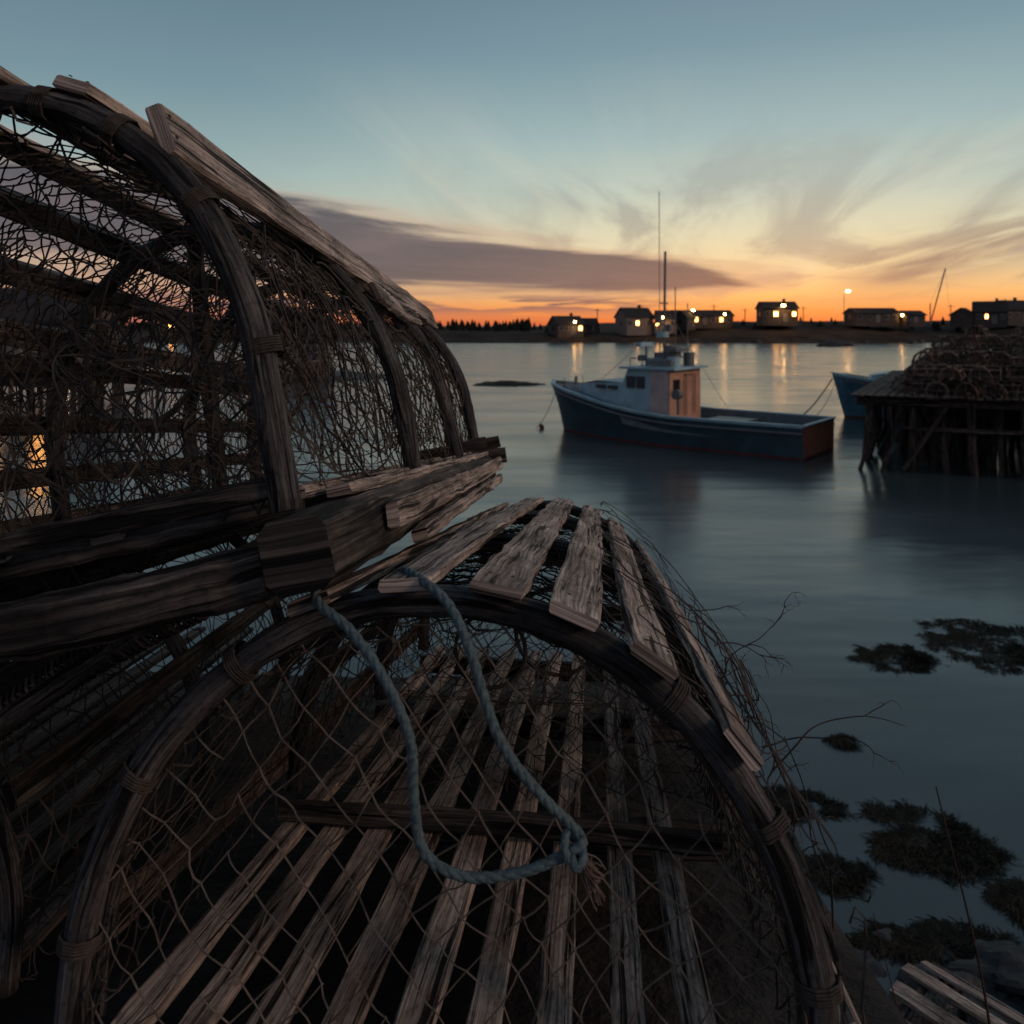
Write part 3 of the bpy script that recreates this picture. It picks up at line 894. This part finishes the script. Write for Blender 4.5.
# ------------------------------------------------------------------ far shore
def shore_y(x): return 186+9*noise.noise(V((x*.02, 1, 0)))+3*noise.noise(V((x*.1, 2, 0)))
def land_h(x, y):
    d = y-shore_y(x)
    top = 2.6+2.6*max(0, min(1, (x-25)/30))+.8*noise.noise(V((x*.03, y*.03, 0)))
    return max(-1.5, min(top, d*.16)) + .45*noise.noise(V((x*.25, y*.25, 5)))+.2*noise.noise(V((x*.7, y*.7, 5)))
mb = MB(); nx = 420; yy = [170, 176, 180, 183, 185, 187, 189, 191, 193, 196, 199, 203, 208, 214, 222, 235, 260, 320, 500, 900]
for y in yy:
    for i in range(nx+1):
        x = -420+840*i/nx; mb.v.append(V((x, y, land_h(x, y))))
for j in range(len(yy)-1):
    for i in range(nx):
        a = j*(nx+1)+i; mb.face((a, a+1, a+nx+2, a+nx+1))
mb.obj('far_shore_ground', M_LAND, smooth=True)

mb = MB()
for i in range(90):
    x = R.uniform(-230, 230); y = shore_y(x)+R.uniform(-3, 3); s = R.uniform(.3, 1.0)
    b = len(mb.v)
    for k in range(9):
        a = k/9*6.283; mb.v.append(V((x+math.cos(a)*s*2*R.uniform(.7, 1.2), y+math.sin(a)*s, -.2)))
    for k in range(9):
        a = k/9*6.283; mb.v.append(V((x+math.cos(a)*s*1.2*R.uniform(.6, 1.2), y+math.sin(a)*s*.5, s*R.uniform(.5, .9))))
    for k in range(9): mb.face((b+k, b+(k+1) % 9, b+9+(k+1) % 9, b+9+k))
    mb.face(tuple(range(b+9, b+18)))
mb.obj('shoreline_rocks', M_ROCK)

def spruce(mb, x, y, z, h):
    lay = 7
    sweep(mb, [V((x, y, z)), V((x, y, z+h*.9))], h*.04, h*.04, V((0, 1, 0)), kind='round', n=4, scalefn=lambda f: 1-.8*f)
    wd = R.uniform(.22, .38)
    for l in range(lay):
        z0 = z+h*(.08+.8*l/lay); r = h*wd*(1-l/lay)+.15; n = 9
        b = len(mb.v); mb.v.append(V((x, y, z0+h*.24)))
        for k in range(n*2):
            a = k/(n*2)*6.283; q = r*(R.uniform(.8, 1.3) if k % 2 else R.uniform(.4, .6))
            mb.v.append(V((x+math.cos(a)*q, y+math.sin(a)*q, z0-R.uniform(0, .1)*h*.3)))
        for k in range(n*2): mb.face((b, b+1+k, b+1+(k+1) % (n*2)))
mb = MB()
for i in range(620):
    x = R.uniform(-160, 6) if i < 520 else R.uniform(-230, 200)
    y = R.uniform(222, 262) if i < 520 else R.uniform(250, 300)
    if x > 10 and R.random() < .75: continue
    hh = R.uniform(2.0, 3.8)*(1 if i < 520 else .8)+.6*noise.noise(V((x*.1, 0, 0)))
    spruce(mb, x, y, land_h(x, y)-.3, hh)
for i in range(50):
    x = R.uniform(8, 24) if i < 24 else R.uniform(33, 130); y = R.uniform(205, 215)
    spruce(mb, x, y, land_h(x, y)-.2, R.uniform(1.2, 2.4))
mb.obj('spruce_treeline', M_PINE)

M_WALLD = plain_mat('shingle_wall', (0.08, 0.068, 0.06), .9, 2, .3)
M_WALLL = plain_mat('painted_clapboard', (0.17, 0.155, 0.15), .8, 2, .2)
M_ROOF = plain_mat('asphalt_roof', (0.035, 0.035, 0.038), .9, 2, .3, spec=.1)
M_TRIM = plain_mat('white_trim', (0.24, 0.22, 0.21), .7, 2, .1)
def house(name, x, y, z, w, d, h, rh, yaw=0., wall=M_WALLD, lit=(), chimney=True, nwin=4, litmat=None):
    e = empty(name); rot = Matrix.Rotation(yaw, 3, 'Z'); o = V((x, y, z))
    def T(p): return o+rot @ V(p)
    mb = MB(); box(mb, T((0, 0, h/2-.5)), (w, d, h+1), rot=rot)
    for sx in (-1, 1):
        b = len(mb.v)
        for p in ((sx*(w/2-.002), -d/2, h), (sx*(w/2-.002), d/2, h), (sx*(w/2-.002), 0, h+rh)): mb.v.append(T(p))
        mb.face((b, b+1, b+2))
    mb.obj('walls', wall, e)
    mb = MB(); ov = .35
    for sy in (-1, 1):
        b = len(mb.v); e0 = (d/2+ov); zz = h-ov*rh/(d/2)
        for p in ((-w/2-ov, sy*e0, zz), (w/2+ov, sy*e0, zz), (w/2+ov, 0, h+rh), (-w/2-ov, 0, h+rh)):
            mb.v.append(T(p)); 
        for p in ((-w/2-ov, sy*e0, zz+.18), (w/2+ov, sy*e0, zz+.18), (w/2+ov, 0, h+rh+.2), (-w/2-ov, 0, h+rh+.2)):
            mb.v.append(T(p))
        for q in ((0, 1, 2, 3), (7, 6, 5, 4), (0, 4, 5, 1), (1, 5, 6, 2), (3, 7, 4, 0)): mb.face(tuple(b+i for i in q))
    if chimney: box(mb, T((w*.22, .3, h+rh+.2)), (.6, .6, 1.4), rot=rot)
    mb.obj('roof', M_ROOF, e)
    mt = MB(); mw = MB(); 
    for k in range(nwin):
        xx = -w/2+w*(k+.5)/nwin+R.uniform(-.2, .2)
        ww = min(1.2, w/nwin*.5)*R.uniform(.7, 1.1)
        if k == nwin//2:
            box(mt, T((xx, -d/2-.02, 1.0)), (1.1, .08, 2.1), rot=rot); box(mw, T((xx, -d/2-.05, 1.0)), (.9, .08, 1.95), 2, rot)
        else:
            box(mt, T((xx, -d/2-.02, h*.58)), (ww+.25, .08, 1.35), rot=rot)
            box(mw, T((xx, -d/2-.05, h*.58)), (ww, .08, 1.1), 1 if k in lit else 0, rot)
            box(mt, T((xx, -d/2-.10, h*.58)), (.06, .03, 1.1), rot=rot)
    box(mw, T((w/2+.02, 0, h*.58)), (.06, 1.0, 1.1), 0, rot); box(mw, T((-w/2-.02, 0, h*.58)), (.06, 1.0, 1.1), 0, rot)
    mt.obj('trim', M_TRIM, e); mw.obj('windows_and_door', [M_GLASS, litmat or M_LIT, M_WALLL], e)
    return e
house('shingle_cottage', 13.5, 200, 2.0, 7, 6, 2.4, 1.9, .35, M_WALLD, (3,), litmat=M_LITS)
house('fish_shed', 19.2, 204, 2.2, 4.4, 4, 2.0, 1.6, -.4, M_WALLD, (), False, 3)
house('clapboard_house', 30.8, 202, 2.6, 7.2, 7, 3.6, 2.2, .3, M_WALLL, (1,), litmat=M_LITS)
house('clapboard_house', 38.5, 200, 3.0, 5.0, 5, 2.8, 1.9, -.3, M_WALLL, (0,), False, 3)
house('long_shed', 49, 208, 4.3, 15, 7, 2.2, 1.4, .06, M_WALLD, (1, 2, 5), False, 7, litmat=M_LITS)
house('fish_shed', 43.5, 202, 3.9, 4, 4, 2.0, 1.8, .9, M_WALLD, (), False, 2)
house('clapboard_house', 67.5, 204, 5.0, 8.5, 7, 3.4, 1.6, -.05, M_WALLD, (3, 1), True, 4)
house('boat_shed', 92, 205, 4.9, 11, 7, 2.3, 1.2, .03, M_WALLD, (), False, 5)
house('fish_shed', 101, 203, 4.8, 5, 5, 1.9, 1.0, .1, M_WALLD, (), False, 3)
house('clapboard_house', 120, 201, 4.6, 7, 6, 3.0, 2.4, -.5, M_WALLD, (1,), True, 4, litmat=M_LITS)
house('fish_shed', 114.5, 203, 4.6, 4, 5, 2.2, 1.6, .8, M_WALLD, (), False, 2)
house('clapboard_house', 132, 212, 5.0, 8, 7, 3.2, 2.4, .2, M_WALLD, (), True, 4)
house('shingle_cottage', -56, 200, 2.4, 9, 7, 3.2, 2.0, .1, M_WALLL, (0, 1, 3), True, 4)
house('shingle_cottage', -84, 204, 2.4, 9, 7, 3.0, 2.0, -.1, M_WALLD, (1,), True, 4)
house('shingle_cottage', -25, 206, 2.4, 8, 7, 2.6, 1.8, .1, M_WALLD, (), True, 4)

# left-hand shed on its own wharf with lit windows
sw = empty('small_wharf'); mb = MB()
for i in range(10):
    for j in range(3):
        sweep(mb, [V((-31+i*1.1+R.uniform(-.1, .1), 42.5+j*2.6, -.6)), V((-31+i*1.1, 42.5+j*2.6, 1.75))], .24, .24, V((0, 1, 0)), kind='round', n=8, jit=.01)
for i in range(52):
    box(mb, (-31.4+i*.2, 45.2, 1.8), (.185, 6.4, .08))
mb.obj('piles_and_deck', M_PILE, sw)
house('wharf_shed', -26.6, 45.4, 1.85, 6.6, 4.2, 2.7, 1.6, -.15, M_WALLD, (0, 1, 3), False, 5)
house('wharf_shed', -17.0, 62, .6, 5.5, 4.5, 2.6, 1.6, .1, M_WALLD, (0,), False, 3)
mb = MB()
n = 40
for j in range(9):
    for i in range(n):
        a = i/n*6.283; q = 1-j/8
        mb.v.append(V((-17+math.cos(a)*q*9*(1+.2*noise.noise(V((math.cos(a), math.sin(a), 2)))), 64+math.sin(a)*q*6, -.3+1.0*(1-q)**.5)))
for j in range(8):
    for i in range(n): mb.face((j*n+i, j*n+(i+1) % n, (j+1)*n+(i+1) % n, (j+1)*n+i))
mb.obj('low_ledge', M_ROCK, smooth=True)

def lamp_post(x, y, z, h, r=.12):
    e = empty('street_lamp'); mb = MB()
    sweep(mb, [V((x, y, z-.5)), V((x, y, z+h))], r*1.4, r*1.4, V((0, 1, 0)), kind='round', n=8, scalefn=lambda f: 1-.4*f)
    sweep(mb, [V((x, y, z+h-.1)), V((x+.9, y-.3, z+h+.2))], r*.8, r*.8, V((0, 0, 1)), kind='round', n=6)
    mb.obj('pole', M_METAL, e)
    mb = MB(); sweep(mb, [V((x+.9, y-.3, z+h+.25)), V((x+.9, y-.3, z+h+.1)), V((x+.9, y-.3, z+h-.15))], r*6, r*6, V((0, 1, 0)), kind='round', n=10)
    mb.obj('lantern', M_LAMP, e)
lamp_post(83, 200, 5, 7.6, .15)
lamp_post(66.5, 199, 5, 4.0, .15); lamp_post(45, 203, 4.3, 3.6, .09); lamp_post(36.2, 196, 3, 3.0, .11)
lamp_post(14.5, 196, 2.3, 2.6, .08); lamp_post(53, 203, 4.5, 2.4, .07); lamp_post(97, 201, 5, 1.6, .07)
lamp_post(-112, 200, 2.5, 5, .12); lamp_post(-55, 197, 2.5, 4.2, .1)
mb = MB()
sweep(mb, [V((103.5, 198, 4.5)), V((107.3, 198, 18.2))], .35, .35, V((0, 1, 0)), kind='round', n=6)
sweep(mb, [V((107.3, 198, 18.2)), V((108.5, 198, 5))], .05, .05, V((0, 1, 0)), kind='round', n=4)
sweep(mb, [V((103.5, 198, 4.5)), V((103.5, 198, 9.5)), ], .3, .3, V((0, 1, 0)), kind='round', n=6)
sweep(mb, [V((103.5, 198, 9.5)), V((107.3, 198, 18.2))], .05, .05, V((0, 1, 0)), kind='round', n=4)
mb.obj('derrick', M_METAL)
for (x, h) in ((52, 5), (60, 4), (75, 4.5), (113, 5), (127, 6.5), (33, 5), (22, 4)):
    mb = MB(); sweep(mb, [V((x, 206, 4)), V((x, 206, 4.5+h))], .22, .2, V((0, 1, 0)), kind='round', n=6)
    sweep(mb, [V((x-1, 206, 4+h)), V((x+1, 206, 4+h))], .1, .1, V((0, 0, 1)))
    mb.obj('utility_pole', M_TWIG)

# ------------------------------------------------------------------ sky
world = bpy.data.worlds.new("World"); sc.world = world; world.use_nodes = True
nt = world.node_tree; N = nt.nodes; L = nt.links
for n_ in list(N): N.remove(n_)
def M(op, a, b=None, c=None):
    n = N.new('ShaderNodeMath'); n.operation = op
    for i, v in enumerate((a, b, c)):
        if v is None: continue
        if isinstance(v, (int, float)): n.inputs[i].default_value = v
        else: L.new(v, n.inputs[i])
    return n.outputs[0]
def SS(v, a, b, to0=0., to1=1.):
    n = N.new('ShaderNodeMapRange'); n.interpolation_type = 'SMOOTHSTEP'
    if a > b: a, b, to0, to1 = b, a, to1, to0
    n.inputs['From Min'].default_value = a; n.inputs['From Max'].default_value = b
    n.inputs['To Min'].default_value = to0; n.inputs['To Max'].default_value = to1
    L.new(v, n.inputs['Value']); return n.outputs[0]
def ramp(v, stops):
    n = N.new('ShaderNodeValToRGB'); L.new(v, n.inputs[0]); el = n.color_ramp.elements
    el[0].position = stops[0][0]; el[0].color = srgb(*stops[0][1])
    el[1].position = stops[-1][0]; el[1].color = srgb(*stops[-1][1])
    for p, c in stops[1:-1]:
        q = el.new(p); q.color = srgb(*c)
    return n.outputs[0]
def MIX(f, a, b, bt='MIX'):
    n = N.new('ShaderNodeMix'); n.data_type = 'RGBA'; n.blend_type = bt
    if isinstance(f, (int, float)): n.inputs['Factor'].default_value = f
    else: L.new(f, n.inputs['Factor'])
    for k, v in (('A', a), ('B', b)):
        if isinstance(v, tuple): n.inputs[k].default_value = v
        else: L.new(v, n.inputs[k])
    return n.outputs['Result']
def NOISE(vec, scale, detail=5, rough=.55, dist=0.):
    n = N.new('ShaderNodeTexNoise'); n.inputs['Scale'].default_value = scale; n.inputs['Detail'].default_value = detail
    n.inputs['Roughness'].default_value = rough; n.inputs['Distortion'].default_value = dist
    L.new(vec, n.inputs['Vector']); return n.outputs['Fac']
def COMB(x, y, z):
    n = N.new('ShaderNodeCombineXYZ')
    for i, v in enumerate((x, y, z)):
        if isinstance(v, (int, float)): n.inputs[i].default_value = v
        else: L.new(v, n.inputs[i])
    return n.outputs[0]
def GAUSS(v, c, w):
    g = M('DIVIDE', M('SUBTRACT', v, c), w)
    return M('POWER', 2.718, M('MULTIPLY', M('MULTIPLY', g, g), -1))
tc = N.new('ShaderNodeTexCoord'); sep = N.new('ShaderNodeSeparateXYZ'); L.new(tc.outputs['Generated'], sep.inputs[0])
X, Y, Z = sep.outputs
E = M('MAXIMUM', Z, 0.0)
az = M('ARCTAN2', X, Y)
SA = math.radians(19)
d = M('ADD', M('MULTIPLY', X, math.sin(SA)), M('MULTIPLY', Y, math.cos(SA)))
warm = ramp(E, [(0, (222, 108, 66)), (.016, (244, 148, 82)), (.036, (248, 188, 118)), (.065, (240, 212, 160)), (.11, (220, 216, 184)), (.16, (194, 206, 192)), (.23, (158, 184, 186)), (.32, (124, 154, 166)), (.42, (108, 134, 150)), (.6, (116, 134, 146)), (1, (98, 112, 126))])
cool = ramp(E, [(0, (180, 104, 88)), (.025, (202, 138, 110)), (.06, (194, 166, 142)), (.11, (180, 184, 172)), (.18, (154, 178, 178)), (.27, (120, 149, 160)), (.42, (92, 118, 136)), (.6, (106, 124, 138)), (1, (92, 108, 122))])
back = ramp(E, [(0, (96, 94, 112)), (.1, (112, 110, 128)), (.25, (104, 114, 132)), (1, (92, 106, 122))])
c1 = MIX(SS(d, .72, .995), cool, warm)
col = MIX(SS(d, -.1, .72), back, c1)
# streaky high cloud, drawn out towards the west-north-west
RA = math.radians(11); zz = M('ADD', Z, .05)
uu = M('DIVIDE', M('SUBTRACT', M('MULTIPLY', X, math.cos(RA)), M('MULTIPLY', Y, math.sin(RA))), zz)
vv = M('DIVIDE', M('ADD', M('MULTIPLY', X, math.sin(RA)), M('MULTIPLY', Y, math.cos(RA))), zz)
nz3 = NOISE(COMB(M('MULTIPLY', uu, .75), M('MULTIPLY', vv, .20), 1.7), 1.0, 7, .58, 1.2)
wm = M('MULTIPLY', SS(nz3, .44, .64), M('MULTIPLY', SS(E, .34, .10), SS(E, .015, .05)))
wm = M('MULTIPLY', wm, SS(az, -.25, .2, .35, 1))
wcol = ramp(E, [(0, (172, 120, 102)), (.05, (164, 138, 122)), (.10, (152, 148, 140)), (.18, (140, 154, 156)), (.3, (120, 146, 156)), (1, (90, 110, 130))])
col = MIX(M('MULTIPLY', wm, .66), col, wcol)
nz4 = NOISE(COMB(M('MULTIPLY', uu, .9), M('MULTIPLY', vv, .15), 8.3), 1.0, 6, .55, .9)
wm2 = M('MULTIPLY', SS(nz4, .50, .70), M('MULTIPLY', SS(E, .34, .14), SS(E, .03, .09)))
col = MIX(M('MULTIPLY', wm2, .40), col, srgb(232, 220, 194))
# grey-violet cloud bank low on the left, tapering to the right, pink-edged
ec = M('SUBTRACT', .074, M('MULTIPLY', az, .080))
gs = GAUSS(E, ec, M('SUBTRACT', .034, M('MULTIPLY', az, .05)))
gate = M('MULTIPLY', SS(az, -1.1, -.35), SS(az, .38, .14))
cv = COMB(M('MULTIPLY', az, 2.3), M('MULTIPLY', M('ADD', E, M('MULTIPLY', az, .07)), 24), 2.3)
nz = NOISE(cv, 1.1, 7, .62, .5)
tot = M('ADD', M('MULTIPLY', M('MULTIPLY', gs, gate), .60), M('MULTIPLY', nz, 1.0))
cm = M('MULTIPLY', SS(tot, .68, .88), SS(gs, .02, .3))
edge = M('MULTIPLY', SS(tot, .50, .68), SS(gs, .02, .3))
col = MIX(M('MULTIPLY', edge, .45), col, srgb(198, 156, 134))
col = MIX(M('MULTIPLY', cm, .93), col, ramp(nz, [(.3, (112, 98, 106)), (.7, (66, 72, 86))]))
# second bank on the right
gs3 = GAUSS(E, M('ADD', .055, M('MULTIPLY', M('SUBTRACT', az, .4), .22)), .028)
nz5 = NOISE(COMB(M('MULTIPLY', az, 3), M('MULTIPLY', M('SUBTRACT', E, M('MULTIPLY', az, .2)), 30), 5.1), 1.0, 6, .55, .4)
cm3 = M('MULTIPLY', M('MULTIPLY', SS(nz5, .38, .56), gs3), SS(az, .34, .48))
col = MIX(M('MULTIPLY', cm3, .80), col, srgb(132, 112, 110))
# small low cloud strips over the horizon
gs2 = GAUSS(E, .026, .011)
nz2 = NOISE(COMB(M('MULTIPLY', az, 8), M('MULTIPLY', E, 95), 4.), 1.0, 4, .5, .2)
cm2 = M('MULTIPLY', M('MULTIPLY', SS(nz2, .42, .54), gs2), SS(az, .24, .12))
col = MIX(M('MULTIPLY', cm2, .88), col, srgb(98, 84, 100))
sky = N.new('ShaderNodeTexSky'); sky.sky_type = 'NISHITA'; sky.sun_disc = False
sky.sun_elevation = math.radians(1.0); sky.sun_rotation = SA
b1 = N.new('ShaderNodeBackground'); L.new(col, b1.inputs[0]); b1.inputs[1].default_value = 0.95
b2 = N.new('ShaderNodeBackground'); L.new(sky.outputs[0], b2.inputs[0]); b2.inputs[1].default_value = 0.012
ad = N.new('ShaderNodeAddShader'); L.new(b1.outputs[0], ad.inputs[0]); L.new(b2.outputs[0], ad.inputs[1])
out = N.new('ShaderNodeOutputWorld'); L.new(ad.outputs[0], out.inputs[0])

# added warm fill, low from the right, away from the sunset ahead
sl = bpy.data.lights.new('warm_fill', 'SUN'); sl.energy = 0.85; sl.color = (1, .68, .50); sl.angle = math.radians(10)
so = bpy.data.objects.new('warm_fill', sl); sc.collection.objects.link(so)
sd = V((.90, -.42, .42)).normalized()
so.rotation_euler = sd.to_track_quat('Z', 'Y').to_euler()

# ------------------------------------------------------------------ camera
cam = bpy.data.cameras.new('camera'); co = bpy.data.objects.new('camera', cam); sc.collection.objects.link(co)
co.location = (0, 0, CAMZ); co.rotation_euler = (math.radians(90), 0, 0)
cam.sensor_width = 36; cam.lens = 28.125; cam.shift_y = -187/1024
cam.clip_start = .01; cam.clip_end = 8000
cam.dof.use_dof = True; cam.dof.focus_distance = .95; cam.dof.aperture_fstop = 10
sc.camera = co
sc.view_settings.view_transform = 'Standard'; sc.view_settings.look = 'None'; sc.view_settings.exposure = 0
print('faces', sum(len(o.data.polygons) for o in sc.objects if o.type == 'MESH'))
